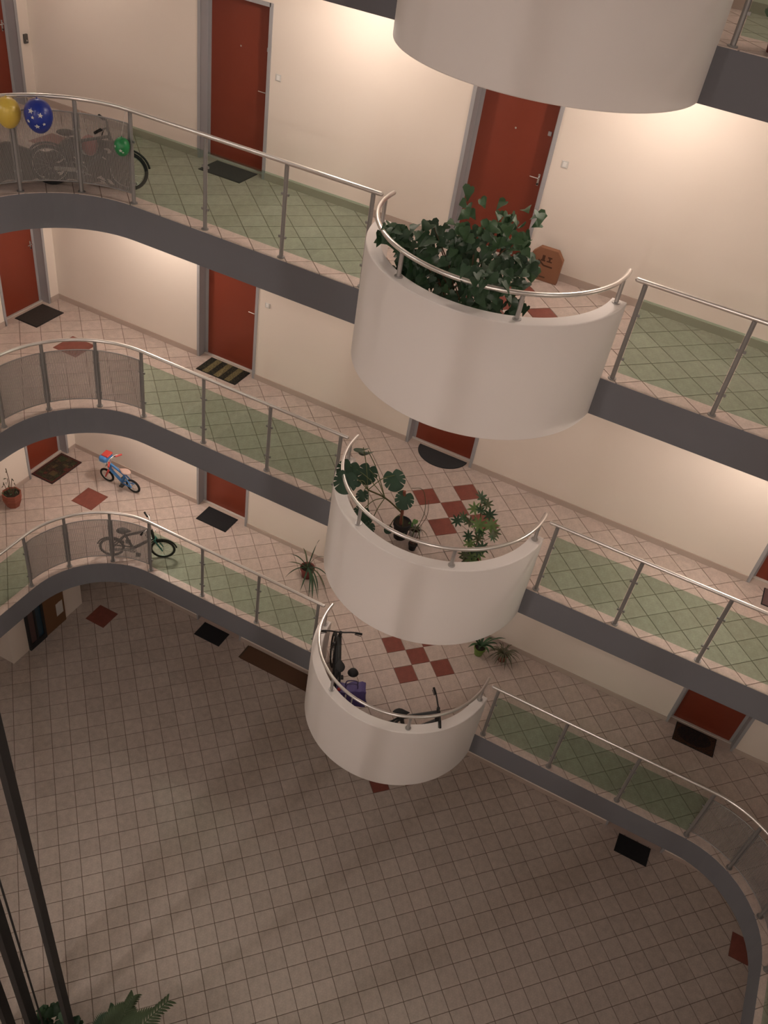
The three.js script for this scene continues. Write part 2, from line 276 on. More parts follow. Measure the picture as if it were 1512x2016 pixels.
// ------------------------------------------------------------------ balustrades
function balustrade(k, s) {                                     // s = -1 left, +1 right
  const extra = { '1,-1': 'beside the strap-leaved plant and the teal child bicycle', '1,1': 'running into the dark corner past the patterned brown mat', '2,-1': 'in front of the striped mat', '2,1': 'between the monstera balcony and the dusky pink-brown mat', '3,-1': 'with balloons tied to it', '3,1': 'beside the dense balcony bush', '4,-1': 'left of the topmost balcony', '4,1': 'with a potted plant behind it beside the topmost balcony' }[k + ',' + s];
  const g = thing('balustrade', `steel balustrade with green glass panels ${extra}`, 'balustrade', [0, Y(k), 0]);
  const off = .06, R = VR + off, cx = VX - VR, cz = VR, zEnd = 6.65;
  const at = t => {                                             // t: metres along from x = 0 at the post line
    if (t < cx) return [t, -off]; const arc = R * PI / 2; if (t < cx + arc) { const a = (t - cx) / R; return [cx + R * Math.sin(a), cz - R * Math.cos(a)]; } return [cx + R, cz + (t - cx - arc)];
  };
  const T = [1.5, 2.567, 3.633, 4.70]; const arc = R * PI / 2; for (let i = 1; i <= 3; i++) T.push(cx + arc * i / 3); T[3] = cx + .03; for (let i = 1; i <= 4; i++) T.push(cx + arc + 1.07 * i);
  const tEnd = T[T.length - 1] + .08, pts = []; for (let t = 1.41; t <= tEnd; t += .09) { const [x, z] = at(t); pts.push(V(s * x, 1.099, z)); }
  part(g, 'handrail', [pipe(pts, .025, pts.length * 2, 10), new THREE.SphereGeometry(.025, 10, 6).translate(pts[0].x, 1.099, pts[0].z)], M.rail);
  T.forEach((t, i) => {
    const [x, z] = at(t), X = s * x; const p = part(g, 'post', rod(V(X, 0, z), V(X, 1.08, z), .025, .025, 10), M.steel);
    part(p, 'flange', rod(V(X, .0005, z), V(X, .010, z), .045, .045, 14), M.steel);
    const [x2, z2] = at(t + .01), dx = (x2 - x) * s, dz = z2 - z, L = Math.hypot(dx, dz); for (const h of [.25, .75]) for (const e of [-1, 1]) { if (i === 0 && e < 0) continue; const c = rbx(-.016, .016, -.014, .014, -.010, .010, .003, 1); c.rotateY(-Math.atan2(dz, dx)); c.translate(X + dx / L * e * .034, h, z + dz / L * e * .034); part(p, 'glass_clamp', c, M.steel); }
    if (i === T.length - 1) return;
    const a0 = t + .03, a1 = T[i + 1] - .03;
    if (i >= 3 && i <= 5) {                                     // curved wire panel
      const n = Math.round((a1 - a0) / .0155), gs = [], pg = new THREE.Group(); const fr = [];
      for (let j = 0; j <= n; j++) { const tt = a0 + (a1 - a0) * j / n, [px, pz] = at(tt), [qx, qz] = at(tt + .01); const b = new THREE.BoxGeometry(.0088, .80, .004); b.rotateY(-Math.atan2(qz - pz, (qx - px) * s)); b.translate(s * px, .53, pz); gs.push(b); }
      const line = h => { const q = []; for (let j = 0; j <= 10; j++) { const [px, pz] = at(a0 + (a1 - a0) * j / 10); q.push(V(s * px, h, pz)); } return q; };
      fr.push(pipe(line(.12), .009, 20, 6), pipe(line(.94), .009, 20, 6)); for (const e of [a0, a1]) { const [px, pz] = at(e); fr.push(rod(V(s * px, .12, pz), V(s * px, .94, pz), .009, .009, 6)); }
      const m = part(g, 'wire_panel', fr, M.steel, 'curved grey wire infill panel'); const w = part(m, 'wires', gs, M.wire); w.userData.kind = 'stuff';
    } else {
      const [x0, z0] = at(a0), [x1, z1] = at(a1), L2 = Math.hypot(x1 - x0, z1 - z0); const gl = new THREE.PlaneGeometry(L2, .84); gl.rotateY(-Math.atan2(z1 - z0, s * (x1 - x0))); gl.translate(s * (x0 + x1) / 2, .51, (z0 + z1) / 2);
      part(g, 'glass_panel', gl, M.glass, 'green tinted glass panel');
    }
  });
}
for (let k = 1; k <= 4; k++) for (const s of [-1, 1]) balustrade(k, s);

// ------------------------------------------------------------------ corridor lamps (under each slab)
function lamp(x, z, k, power, where, colour = LAMP) {
  const y = Y(k + 1) - SLAB - .004;
  const g = thing('ceiling_lamp', `round white ceiling lamp under the slab ${where}`, 'lamp', [x, y, z], 0, 'corridor ceiling lamps');
  part(g, 'base', lathe([[0, 0], [.17, 0], [.17, -.025], [0, -.025]]), M.ceiling);
  part(g, 'diffuser', lathe([[.155, -.026], [.15, -.05], [.11, -.075], [.05, -.088], [0.0001, -.09]]), std(C(.9, .88, .84), .6, 0, { emissive: colour, emissiveIntensity: 1.5 }));
  const l = new THREE.PointLight(colour, LAMP_CD * power, 0, 2); l.position.set(0, -.16, 0); l.castShadow = true; l.shadow.radius = 4; l.name = 'lamp_light'; g.add(l);
}
const over = ['', 'blue bicycle gallery', 'striped mat gallery', 'balloon gallery', 'topmost gallery'];
const lamps = [   // x, z, level, power, place
  [-5.5, -1.2, 1, 1.2, 'near the corner'], [-1.4, -1.0, 1, .45, 'behind the balcony'],
  [-5.6, -1.2, 2, 1.05, 'near the corner'], [-1.2, -1.0, 2, .35, 'behind the balcony'], [3.7, -1.0, 2, 1.1, 'past the half-round mat'],
  [-2.6, -.85, 3, .9, 'between two red doors'], [1.0, -.85, 3, .85, 'above the cardboard box'], [5.2, -.85, 3, .65, 'past the light switch'], [-6.9, -.95, 3, .25, 'near the corner'],
  [-2.7, -.95, 4, .7, 'before the balcony'], [2.7, -.95, 4, .7, 'past the balcony'],
];
for (const [x, z, k, w, at] of lamps) lamp(x, z, k, w, `of the ${over[k]} ${at}`);
const sideP = [0, .12, .35, .7, 1.0], nearL = [0, 1.8, 1.2, 1.5, 1.9], nearR = [0, .75, 1.1, 1.7, 2.0];
for (const k of [1, 2, 3, 4]) for (const [x, z, at] of [[-6.9, 4.3, 'along its short side'], [6.9, 4.3, 'along its dim side'], [-3, 9.7, 'by the lift'], [3, 9.7, 'facing the balconies']]) { if (x > 6 && k === 1) continue; lamp(x, z, k, z > 9 ? (x < 0 ? nearL : nearR)[k] : sideP[k], `of the ${over[k]} ${at}`, k === 4 ? LAMP_TOP : LAMP_FAR); }
// ------------------------------------------------------------------ doormats
function mat(name, label, x0, x1, z0, z1, y, material, turn = 0) {
  const w = x1 - x0, d = z1 - z0, g = thing(name, label, 'doormat', [(x0 + x1) / 2, y, (z0 + z1) / 2], turn);
  part(g, 'pile', rbx(-w / 2 + .012, w / 2 - .012, .001, .014, -d / 2 + .012, d / 2 - .012, .004, 1), material);
  part(g, 'border', [bx(-w / 2, w / 2, .0005, .009, -d / 2, -d / 2 + .014), bx(-w / 2, w / 2, .0005, .009, d / 2 - .014, d / 2), bx(-w / 2, -w / 2 + .014, .0005, .009, -d / 2 + .014, d / 2 - .014), bx(w / 2 - .014, w / 2, .0005, .009, -d / 2 + .014, d / 2 - .014)], M.rubber);
  return g;
}
function canvasTex(w, h, draw) { const c = document.createElement('canvas'); c.width = w; c.height = h; draw(c.getContext('2d'), w, h); const t = new THREE.CanvasTexture(c); t.colorSpace = THREE.SRGBColorSpace; return t; }
const fuzz = (x, w, h, n, cols, sd) => { const s0 = seed; seed = sd; for (let i = 0; i < n; i++) { x.fillStyle = cols[Math.floor(rnd() * cols.length)]; x.fillRect(rnd() * w, rnd() * h, 2 + rnd() * 3, 2 + rnd() * 3); } seed = s0; };
const coir = (r, g, b) => std(C(r, g, b), 1, 0, { bumpMap: plasterBump, bumpScale: .003 });
const planar = m => { const pile = m.children[0].geometry, p = pile.attributes.position, u = pile.attributes.uv; pile.computeBoundingBox(); const b = pile.boundingBox; for (let i = 0; i < p.count; i++) u.setXY(i, (p.getX(i) - b.min.x) / (b.max.x - b.min.x), 1 - (p.getZ(i) - b.min.z) / (b.max.z - b.min.z)); return m; };
const blackMat = coir(.012, .012, .014), brownMat = coir(.035, .026, .022), greyMat = coir(.028, .028, .03);
mat('doormat', 'plain black doormat near the strap-leaved plant', -4.83, -4.19, -1.965, -1.55, Y(1), blackMat);
mat('doormat', 'plain black doormat on the dark ground floor beside the brown runner', -4.86, -4.25, -1.99, -1.60, Y(0), blackMat).position.z = -1.72;
mat('doormat', 'black doormat on the dark ground floor under the curved slab', 4.24, 4.84, -1.87, -1.48, Y(0), blackMat);
mat('doormat', 'dark charcoal doormat seen through green glass at a red door', -4.79, -4.13, -1.985, -1.54, Y(3), greyMat);
mat('doormat', 'plain dark brown doormat in the gallery corner above the red square tile', -7.965, -7.51, -1.58, -.95, Y(2), brownMat);
const stripe = std(C(1, 1, 1), 1, 0, { map: canvasTex(256, 128, (x, w, h) => { for (let i = 0; i < 7; i++) { x.fillStyle = i % 2 ? '#6b6040' : '#191711'; x.fillRect(i * w / 7, 0, w / 7 + 1, h); } fuzz(x, w, h, 500, ['#4d4428', '#3a3422'], 11); }) });
planar(mat('doormat', 'black and olive striped doormat', -4.84, -4.10, -1.995, -1.56, Y(2), stripe));
const patch = std(C(1, 1, 1), 1, 0, { map: canvasTex(256, 384, (x, w, h) => { x.fillStyle = '#2a2419'; x.fillRect(0, 0, w, h); const cs = ['#1b1c14', '#4a3626', '#2f3a20', '#5b4a30', '#5a1f1f', '#22231d', '#3a1a1a']; const s0 = seed; seed = 21; for (let i = 0; i < 46; i++) { x.fillStyle = cs[Math.floor(rnd() * cs.length)]; x.fillRect(rnd() * w, rnd() * h, 18 + rnd() * 60, 14 + rnd() * 50); } seed = s0; x.strokeStyle = '#541c1c'; x.lineWidth = 34; x.strokeRect(0, 0, w, h); fuzz(x, w, h, 2500, ['#1d1b14', '#3d3424', '#5a4a30'], 12); }) });
planar(mat('doormat', 'colourful patchwork doormat in faded red, green and brown by a corner door', -7.985, -7.49, -1.61, -.81, Y(1), patch));
const plum = std(C(1, 1, 1), 1, 0, { map: canvasTex(256, 160, (x, w, h) => { x.fillStyle = '#4a2c18'; x.fillRect(0, 0, w, h); x.fillStyle = '#1c1214'; x.beginPath(); x.ellipse(w * .47, h * .42, w * .43, h * .46, 0, 0, 7); x.fill(); fuzz(x, w, h, 2200, ['#2b1d20', '#150d10', '#3a2418'], 13); }) });
planar(mat('doormat', 'dark patterned doormat with a brown border in a dim gallery', 4.13, 4.78, -1.995, -1.61, Y(1), plum));
mat('doormat', 'dusky pink-brown doormat at the end of the monstera gallery', 4.20, 4.85, -1.92, -1.56, Y(2), coir(.13, .075, .07));
{ // half-round mat
  const g = thing('half_round_doormat', 'dark half-round doormat below the dense bush gallery', 'doormat', [-.655, Y(2), -1.975]);
  const s = new THREE.Shape(); s.moveTo(-.385, 0); for (let i = 1; i <= 24; i++) s.lineTo(-.385 * Math.cos(i * PI / 24), .36 * Math.sin(i * PI / 24)); s.closePath();
  part(g, 'pile', planExtrude(s, .0005, .012, .002), greyMat);
  part(g, 'border', pipe(Array.from({ length: 25 }, (_, i) => V(-.385 * Math.cos(i * PI / 24), .006, .36 * Math.sin(i * PI / 24))), .006, 48, 6), M.rubber);
}
{ const g = thing('floor_runner', 'long brown runner along the wall of the dark ground floor', 'rug', [-2.75, Y(0), -1.70]); part(g, 'pile', rbx(-.98, .98, .001, .014, -.19, .19, .004, 1), coir(.11, .055, .03)); part(g, 'fringe', [bx(-1.02, -.98, .001, .006, -.18, .18), bx(.98, 1.02, .001, .006, -.18, .18)], coir(.08, .05, .03)); }

// ------------------------------------------------------------------ wall switches
function wallSwitch(label, x, y) { const g = thing('wall_switch', label, 'switch', [x, y, BACK]); part(g, 'plate', rbx(-.04, .04, -.04, .04, .0005, .010, .004), M.whitePot); part(g, 'rocker', rbx(-.022, .022, -.028, .028, .009, .015, .003), M.ceiling); }
wallSwitch('small white light switch beside the door seen above green glass', -3.84, Y(3) + 1.33);
wallSwitch('small white light switch beside the door behind the bush', .0, Y(3) + 1.34);
wallSwitch('small white light switch beside the door with the striped mat', -3.80, Y(2) + 1.36);
{ const g = thing('door_intercom', 'small dark intercom box on the wall by the balloons door', 'intercom', [-SIDE, Y(3) + .87, -1.80], PI / 2); part(g, 'box', rbx(-.035, .035, -.06, .06, .0005, .03, .006), std(C(.09, .08, .075), .5)); part(g, 'button', rod(V(0, -.02, .03), V(0, -.02, .036), .012), M.chrome); }

// ------------------------------------------------------------------ bicycles
function bicycle(label, o) {
  const { rear, front, y, R = .3, barH = .95, seatH = .82, barW = .56, frame, fork = frame, tyre = M.rubber, lean = 0, thick = .022, rimMat = M.chrome, name = 'bicycle' } = o;
  const dx = front[0] - rear[0], dz = front[1] - rear[1], wb = Math.hypot(dx, dz);
  const g = thing(name, label, 'bicycle', [rear[0], y, rear[1]]); g.rotation.order = 'YXZ'; g.rotation.set(lean, Math.atan2(-dz, dx), 0);
  for (const x of [0, wb]) {
    const w = part(g, 'wheel', new THREE.TorusGeometry(R - thick, thick, 8, 32).translate(x, R, 0), tyre);
    part(w, 'rim', new THREE.TorusGeometry(R - thick * 2 - .004, .008, 6, 32).translate(x, R, 0), rimMat);
    const sp = []; for (let i = 0; i < 14; i++) { const a = i * PI / 7; sp.push(rod(V(x, R, (i % 2 ? 1 : -1) * .018), V(x + Math.cos(a) * (R - thick * 2), R + Math.sin(a) * (R - thick * 2), 0), .0022, .0022, 4)); }
    part(w, 'spokes', sp, M.chrome).userData.kind = 'stuff';
    part(w, 'hub', rod(V(x, R, -.05), V(x, R, .05), .016, .016, 10), M.chrome);
  }
  const bb = V(wb * .41, R * .92, 0), st = V(wb * .27, seatH - .07, 0), ht = V(wb * .79, barH - .12, 0), hb = V(wb * .83, R * 2 + .045, 0), fh = V(wb, R, 0), t = o.tube ?? .019;
  part(g, 'frame', [rod(bb, st, t), rod(bb, hb, t * 1.25), rod(st.clone().lerp(bb, .12), ht, t), rod(ht, hb, t * 1.2), ...[-1, 1].flatMap(s => [rod(V(0, R, s * .05), bb.clone().setZ(s * .025), t * .6), rod(V(0, R, s * .05), st.clone().lerp(bb, .1).setZ(s * .015), t * .55)])], frame);
  part(g, 'fork', [rod(V(wb * .85, R * 2 + .03, -.05), V(wb * .85, R * 2 + .03, .05), t), ...[-1, 1].map(s => rod(V(wb * .85, R * 2 + .03, s * .05), V(wb, R, s * .05), t * .75, t * .55))], fork);
  const fl = o.sweep ?? .10, hbx = wb * .77, bar = part(g, 'handlebar', [rod(ht, V(hbx, barH, 0), t * .8), pipe([V(hbx - fl, barH + .015, -barW / 2), V(hbx - fl * .3, barH + .02, -barW * .3), V(hbx, barH, -.05), V(hbx, barH, .05), V(hbx - fl * .3, barH + .02, barW * .3), V(hbx - fl, barH + .015, barW / 2)], .012, 30, 8)], o.barMat ?? M.darkSteel);
  for (const s of [-1, 1]) { part(bar, 'grip', rod(V(hbx - fl * 1.15, barH + .014, s * (barW / 2 + .015)), V(hbx - fl * .55, barH + .018, s * (barW / 2 - .09)), .018, .018, 8), o.gripMat ?? M.rubber); part(bar, 'brake_lever', rod(V(hbx - .03, barH + .005, s * (barW / 2 - .10)), V(hbx - .04, barH - .015, s * (barW / 2 + .0)), .006, .005, 6), M.darkSteel); }
  const sad = new THREE.SphereGeometry(1, 18, 12); sub(sad, (x, yy, z) => { const k = x > 0 ? 1 - .72 * Math.min(1, x * 1.2) : 1; return [x * .125, yy * .032, z * .075 * k]; }); sad.translate(st.x - .01, seatH, 0);
  const sd = part(g, 'saddle', sad, o.seatMat ?? M.black); part(sd, 'seat_post', rod(st, V(st.x - .01, seatH - .01, 0), .013), M.chrome);
  const cr = part(g, 'crank', [rod(V(bb.x, bb.y, -.05), V(bb.x, bb.y, .05), .016), new THREE.TorusGeometry(R * .26, .006, 6, 24).translate(bb.x, bb.y, .045), rod(V(bb.x, bb.y, .06), V(bb.x + R * .45, bb.y - R * .2, .065), .009), rod(V(bb.x, bb.y, -.06), V(bb.x - R * .45, bb.y + R * .2, -.065), .009)], M.steel);
  part(cr, 'pedal', rbx(bb.x + R * .45 - .04, bb.x + R * .45 + .04, bb.y - R * .2 - .01, bb.y - R * .2 + .01, .07, .15, .006, 1), M.black); part(cr, 'pedal', rbx(bb.x - R * .45 - .04, bb.x - R * .45 + .04, bb.y + R * .2 - .01, bb.y + R * .2 + .01, -.15, -.07, .006, 1), M.black);
  if (o.chainGuard) part(g, 'chain_guard', rbx(wb * .06, wb * .46, R * .84, R * 1.06, .05, .065, .006, 1), M.chrome, 'silver chain guard');
  if (o.mudguard) for (const [x, a0] of [[0, .5], [wb, .2]]) { const tg = new THREE.TorusGeometry(R + .02, .014, 6, 24, PI * .75); tg.rotateZ(a0); tg.translate(x, R, 0); part(g, 'mudguard', tg, o.mudguard); }
  if (o.reflector) part(g, 'front_reflector', rod(V(wb * .86, barH - .14, 0), V(wb * .88, barH - .14, 0), .022), std(C(.8, .8, .78), .2));
  return { g, wb };
}
const teal = std(C(.05, .22, .20), .4), blueFrame = std(C(.06, .22, .52), .45), redFork = std(C(.55, .06, .05), .45), darkFrame = std(C(.02, .022, .022), .4), redFrame = std(C(.25, .03, .02), .4);
bicycle('small teal child bicycle with black saddle leaning inside the curved wire panel', { rear: [-5.42, 0.02], front: [-4.70, -.42], y: Y(1), R: .215, barH: .80, seatH: .62, barW: .5, frame: M.darkSteel, fork: teal, lean: .06, thick: .02, tube: .022, chainGuard: true, mudguard: M.darkSteel, barMat: M.chrome, reflector: true });
{ // little blue bicycle against the wall
  const { g, wb } = bicycle('little blue child bicycle with red fork standing against the wall', { rear: [-6.18, -1.50], front: [-6.76, -1.48], y: Y(1), R: .155, barH: .62, seatH: .46, barW: .36, frame: blueFrame, fork: redFork, lean: -.10, thick: .021, tube: .024, barMat: M.chrome, seatMat: std(C(.62, .42, .36), .6), rimMat: M.whitePot, gripMat: redFork });
  const bag = new RoundedBoxGeometry(.17, .15, .24, 3, .05); bag.translate(wb * .93, .62, 0); part(g, 'handlebar_bag', bag, blueFrame, 'blue handlebar bag'); part(g, 'bag_flap', rbx(wb * .93 - .09, wb * .93 + .095, .56, .60, -.125, .125, .015), M.whitePot, 'white band of the bag');
  part(g, 'bag_badge', rbx(wb * .93 - .095, wb * .93 + .05, .68, .715, -.06, .10, .015), redFork, 'red patch on the bag');
}
{ // balcony bicycle with the purple bag
  const { g } = bicycle('dark mountain bicycle parked beside the purple bag in the balcony', { rear: [-.62, .86], front: [-1.13, -.02], y: Y(1), R: .29, barH: .98, seatH: .84, barW: .62, frame: darkFrame, fork: darkFrame, lean: 0.04, tube: .034, thick: .03, sweep: .02 });
  part(g, 'rear_light', rod(V(-.02, .66, 0), V(-.05, .66, 0), .025), std(C(.4, .02, .02), .4));
}
bicycle('black bicycle leaning along the front of the balcony parapet', { rear: [.14, .96], front: [.98, .40], y: Y(1), R: .29, barH: 1.0, seatH: .88, barW: .60, frame: darkFrame, lean: .13, tube: .03, thick: .03, sweep: .02 });
{ // purple bag
  const g = thing('shopping_bag', 'purple shopping bag with white print hung on the balcony bicycle', 'bag', [-.44, Y(1), .74], .5);
  const b = new THREE.BoxGeometry(.42, .32, .2, 8, 8, 5); sub(b, (x, y, z) => [x * (1 + .12 * (y < 0 ? 1 : 0) + .05 * Math.sin(y * 30 + z * 20)), y + .03 * Math.sin(x * 14), z * (1.05 - y * .9) + .012 * Math.sin(x * 40 + y * 25)]); b.translate(0, .50, 0);
  part(g, 'body', b, std(C(.085, .06, .20), .55));
  part(g, 'print', [rbx(-.09, -.07, .42, .60, .085, .125, .004, 1), rbx(.01, .03, .43, .61, .085, .125, .004, 1)], M.whitePot, 'white printed strokes');
  for (const s of [-1, 1]) part(g, 'strap', pipe([V(-.09, .64, s * .05), V(-.07, .76, s * .03), V(.07, .76, s * .03), V(.09, .64, s * .05)], .009, 20, 6), std(C(.06, .04, .12), .6));
}
{ const g = thing('scooter_helmet', 'round dark cap hooked beside the bicycle saddle in the balcony', 'helmet', [-.62, Y(1) + .55, .34]); const s = new THREE.SphereGeometry(.075, 20, 10, 0, 2 * PI, 0, PI / 2); part(g, 'shell', s, M.black); part(g, 'rim', new THREE.TorusGeometry(.075, .008, 6, 24).rotateX(PI / 2), M.darkSteel); g.position.set(-.545, Y(1) + .665, .50); }
bicycle('dark child bicycle behind the wire panel next to the green balloon', { rear: [-5.72, .20], front: [-4.97, -.32], y: Y(3), R: .25, barH: .78, seatH: .66, barW: .5, frame: darkFrame, lean: .05, mudguard: M.darkSteel, chainGuard: true });
{ // fabric cover with pale print
  const g = thing('printed_cover', 'grey fabric cover with pale printed shapes behind the balloons', 'fabric', [-4.65, Y(3), 1.3]);
  const geo = new THREE.PlaneGeometry(1, 1, 60, 12), f = (u, v) => { const a = (8 + 80 * u) * PI / 180, top = .50 + .10 * Math.sin(u * 9) + .04 * Math.sin(u * 23), r = 1.56 + .05 * Math.sin(u * 40) + (1 - v) * .10; return [-r * Math.sin(a), .012 + v * top, -r * Math.cos(a)]; };
  sub(geo, (x, y) => f(x + .5, y + .5)); const back = geo.clone(); const n = geo.attributes.normal; const pb = back.attributes.position; for (let i = 0; i < pb.count; i++) pb.setXYZ(i, pb.getX(i) - n.getX(i) * .006, pb.getY(i), pb.getZ(i) - n.getZ(i) * .006);
  const tex = canvasTex(512, 256, (x, w, h) => { x.fillStyle = '#45413e'; x.fillRect(0, 0, w, h); const s0 = seed; seed = 33; x.fillStyle = '#d8cac2'; for (let i = 0; i < 17; i++) { const cx = rnd() * w, cy = rnd() * h; x.beginPath(); x.ellipse(cx, cy, 9 + rnd() * 12, 5 + rnd() * 7, rnd() * 3, 0, 7); x.fill(); x.beginPath(); x.ellipse(cx + 8, cy - 8, 4 + rnd() * 8, 3 + rnd() * 6, rnd() * 3, 0, 7); x.fill(); } seed = s0; });
  part(g, 'cloth', [geo, back], std(C(1, 1, 1), .9, 0, { map: tex, side: THREE.DoubleSide }));
  const hem = []; for (let i = 0; i <= 30; i++) hem.push(V(...f(i / 30, 1))); part(g, 'hem', pipe(hem, .009, 60, 6), std(C(.12, .10, .09), .9));
}

// ------------------------------------------------------------------ balloons
function balloon(label, [x, y, z], r, mat, rail, marks) {
  const g = thing('balloon', label, 'balloon', [x, y, z]);
  const b = lathe(Array.from({ length: 21 }, (_, i) => { const t = i / 20, a = t * PI; return [Math.max(.0005, r * Math.sin(a) * (1 + .10 * Math.cos(a))), -r * 1.22 * Math.cos(a) ]; }), 28); b.rotateX(PI);
  const body = part(g, 'skin', b, mat); part(g, 'knot', new THREE.ConeGeometry(.014, .025, 8).translate(0, r * 1.22 + .008, 0).rotateX(0), mat);
  part(g, 'string', rod(V(0, r * 1.22 + .015, 0), V(rail[0] - x, rail[1] - y, rail[2] - z), .0025, .0025, 5), M.whitePot);
  if (marks) for (const [lon, lat, s] of marks) { const n = V(Math.cos(lat) * Math.sin(lon), Math.sin(lat), Math.cos(lat) * Math.cos(lon)); const st = new THREE.Shape(); for (let i = 0; i < 10; i++) { const q = i % 2 ? s * .45 : s, a = i * PI / 5 + .3; i ? st.lineTo(q * Math.cos(a), q * Math.sin(a)) : st.moveTo(q, 0); } st.closePath(); const sg = new THREE.ExtrudeGeometry(st, { depth: .004, bevelEnabled: false }); sg.applyQuaternion(new THREE.Quaternion().setFromUnitVectors(V(0, 0, 1), n)); const d = r * 1.02; sg.translate(n.x * d, n.y * r * 1.22, n.z * d); part(body, 'printed_star', sg, M.whitePot); }
  return g;
}
const rub = (r, g, b, t = .25) => new THREE.MeshPhysicalMaterial({ color: C(r, g, b), roughness: .3, transmission: t, thickness: 0, clearcoat: .4 });
balloon('yellow balloon tied under the curved handrail', [-5.74, 7.36, .74], .14, rub(.82, .60, .10), [-5.885, 7.482, .70]);
balloon('dark blue balloon with white print tied under the curved handrail', [-5.45, 7.365, .575], .155, rub(.012, .035, .30, .1), [-5.60, 7.482, .34], [[.2, .5, .035], [.9, .3, .03], [.0, -.1, .022], [.6, -.35, .03], [1.1, -.2, .02], [.35, .15, .02]]);
balloon('green balloon with white print at the end post of the wire panel', [-4.72, 7.10, .06], .09, rub(.02, .30, .09), [-4.74, 7.475, -.055], [[.5, -.1, .022], [-.3, .2, .016], [.8, -.3, .014]]);
balloon('pink balloon hanging behind the wire panel', [-5.36, 6.90, -.11], .10, rub(.62, .13, .12), [-5.30, 7.47, .12]);

// ------------------------------------------------------------------ cardboard box
{
  const g = thing('cardboard_box', 'flat brown cardboard box with dark print standing against the wall', 'box', [.12, Y(3), -1.80], .04); g.rotation.order = 'YXZ';
  const s = shapeOf([[-.19, .0], [.19, 0], [.20, .30], [.12, .40], [-.10, .40], [-.18, .32]]);
  const tex = canvasTex(256, 256, (x, w, h) => { x.fillStyle = '#8a5e45'; x.fillRect(0, 0, w, h); x.fillStyle = '#4a2a18'; x.fillRect(96, 62, 22, 42); x.fillRect(88, 96, 36, 12); x.fillRect(140, 66, 34, 12); x.fillRect(150, 66, 14, 40); x.fillRect(136, 96, 42, 10); x.strokeStyle = '#4a2a18'; x.lineWidth = 12; x.beginPath(); x.moveTo(70, 104); x.lineTo(120, 138); x.lineTo(190, 140); x.stroke(); });
  const eg = new THREE.ExtrudeGeometry(s, { depth: .07, bevelEnabled: true, bevelSize: .004, bevelThickness: .004, bevelSegments: 1 }); const uv = eg.attributes.uv, ps = eg.attributes.position; for (let i = 0; i < uv.count; i++) uv.setXY(i, (ps.getX(i) + .2) / .4, (ps.getY(i)) / .42); eg.translate(0, .005, 0);
  part(g, 'carton', eg, std(C(1, 1, 1), .9, 0, { map: tex }));
  part(g, 'handle_slot', rbx(-.04, .04, .045, .062, .071, .0765, .002, 1), std(C(.10, .05, .03), 1));
}

// ------------------------------------------------------------------ plants
function orient(m, pos, normal, roll) { m.position.copy(pos); m.quaternion.setFromUnitVectors(V(0, 0, 1), normal.clone().normalize()); m.rotateZ(roll); }
const leafShape = (pts, fold = .15, curl = .2) => { const s = shapeOf(pts); const g = new THREE.ShapeGeometry(s, 8); return sub(g, (x, y) => [x, y, Math.abs(x) * fold - curl * y * y]); };
const ivy = (() => { const p = [[0, .02], [.018, .035], [.05, .03], [.062, -.002], [.042, -.03], [.03, -.05], [.016, -.075], [0, -.10]]; return [leafShape(p.concat(p.slice(1, -1).reverse().map(([x, y]) => [-x, y])), .35, 2.2), leafShape(p.concat(p.slice(1, -1).reverse().map(([x, y]) => [-x, y])).map(([x, y]) => [x * .8, y * 1.05]), .2, 1.2)]; })();
const heart = (() => {           // monstera: heart with deep slits
  const r = a => { const t = Math.abs(a); let v = .145 * (1 + .25 * Math.cos(t)) * (t > 2.6 ? 1 - (t - 2.6) * .95 : 1); for (const c of [.75, 1.2, 1.65]) v *= 1 - .48 * Math.exp(-Math.pow((t - c) / .024, 2)); return v; };
  const p = []; for (let i = 0; i < 160; i++) { const a = -PI + i * 2 * PI / 160; p.push([r(a) * Math.sin(a), -r(a) * Math.cos(a) * 1.05]); } return leafShape(p, .12, .8);
})();
const heartPlain = (() => { const p = []; for (let i = 0; i < 60; i++) { const a = -PI + i * 2 * PI / 60, t = Math.abs(a), v = .11 * (1 + .22 * Math.cos(t)) * (t > 2.6 ? 1 - (t - 2.6) * .9 : 1); p.push([v * Math.sin(a), -v * Math.cos(a)]); } return leafShape(p, .15, 1); })();
const lance = (() => { const p = [[0, 0], [.012, -.02], [.017, -.05], [.012, -.085], [0, -.115], [-.012, -.085], [-.017, -.05], [-.012, -.02]]; return leafShape(p, .3, 1.2); })();
const whorl = (() => { const gs = []; for (let i = 0; i < 8; i++) { const l = lance.clone(); l.rotateX(-.35); l.rotateZ(i * PI / 4 + .1); gs.push(l); } return merge(gs); })();
function ribbon(p0, p1, p2, w, n = 14) {  // strap leaf along a quadratic curve with a folded keel
  const c = new THREE.QuadraticBezierCurve3(p0, p1, p2), P = [], I = []; for (let i = 0; i <= n; i++) { const t = i / n, q = c.getPoint(t), d = c.getTangent(t), s = d.clone().cross(UP).normalize(); if (!isFinite(s.x) || s.length() < .1) s.set(1, 0, 0); const ww = w * Math.min(1, (1 - t) * 3 + .08) * (.6 + .4 * Math.min(1, t * 4)); P.push(q.x - s.x * ww, q.y + ww * .35, q.z - s.z * ww, q.x, q.y, q.z, q.x + s.x * ww, q.y + ww * .35, q.z + s.z * ww); if (i) { const b = i * 3; I.push(b - 3, b - 2, b, b - 2, b + 1, b, b - 2, b - 1, b + 1, b - 1, b + 2, b + 1); } }
  const g = new THREE.BufferGeometry(); g.setAttribute('position', new THREE.Float32BufferAttribute(P, 3)); g.setIndex(I); g.setAttribute('uv', new THREE.Float32BufferAttribute(new Float32Array(P.length / 3 * 2), 2)); g.computeVertexNormals(); return g;
}
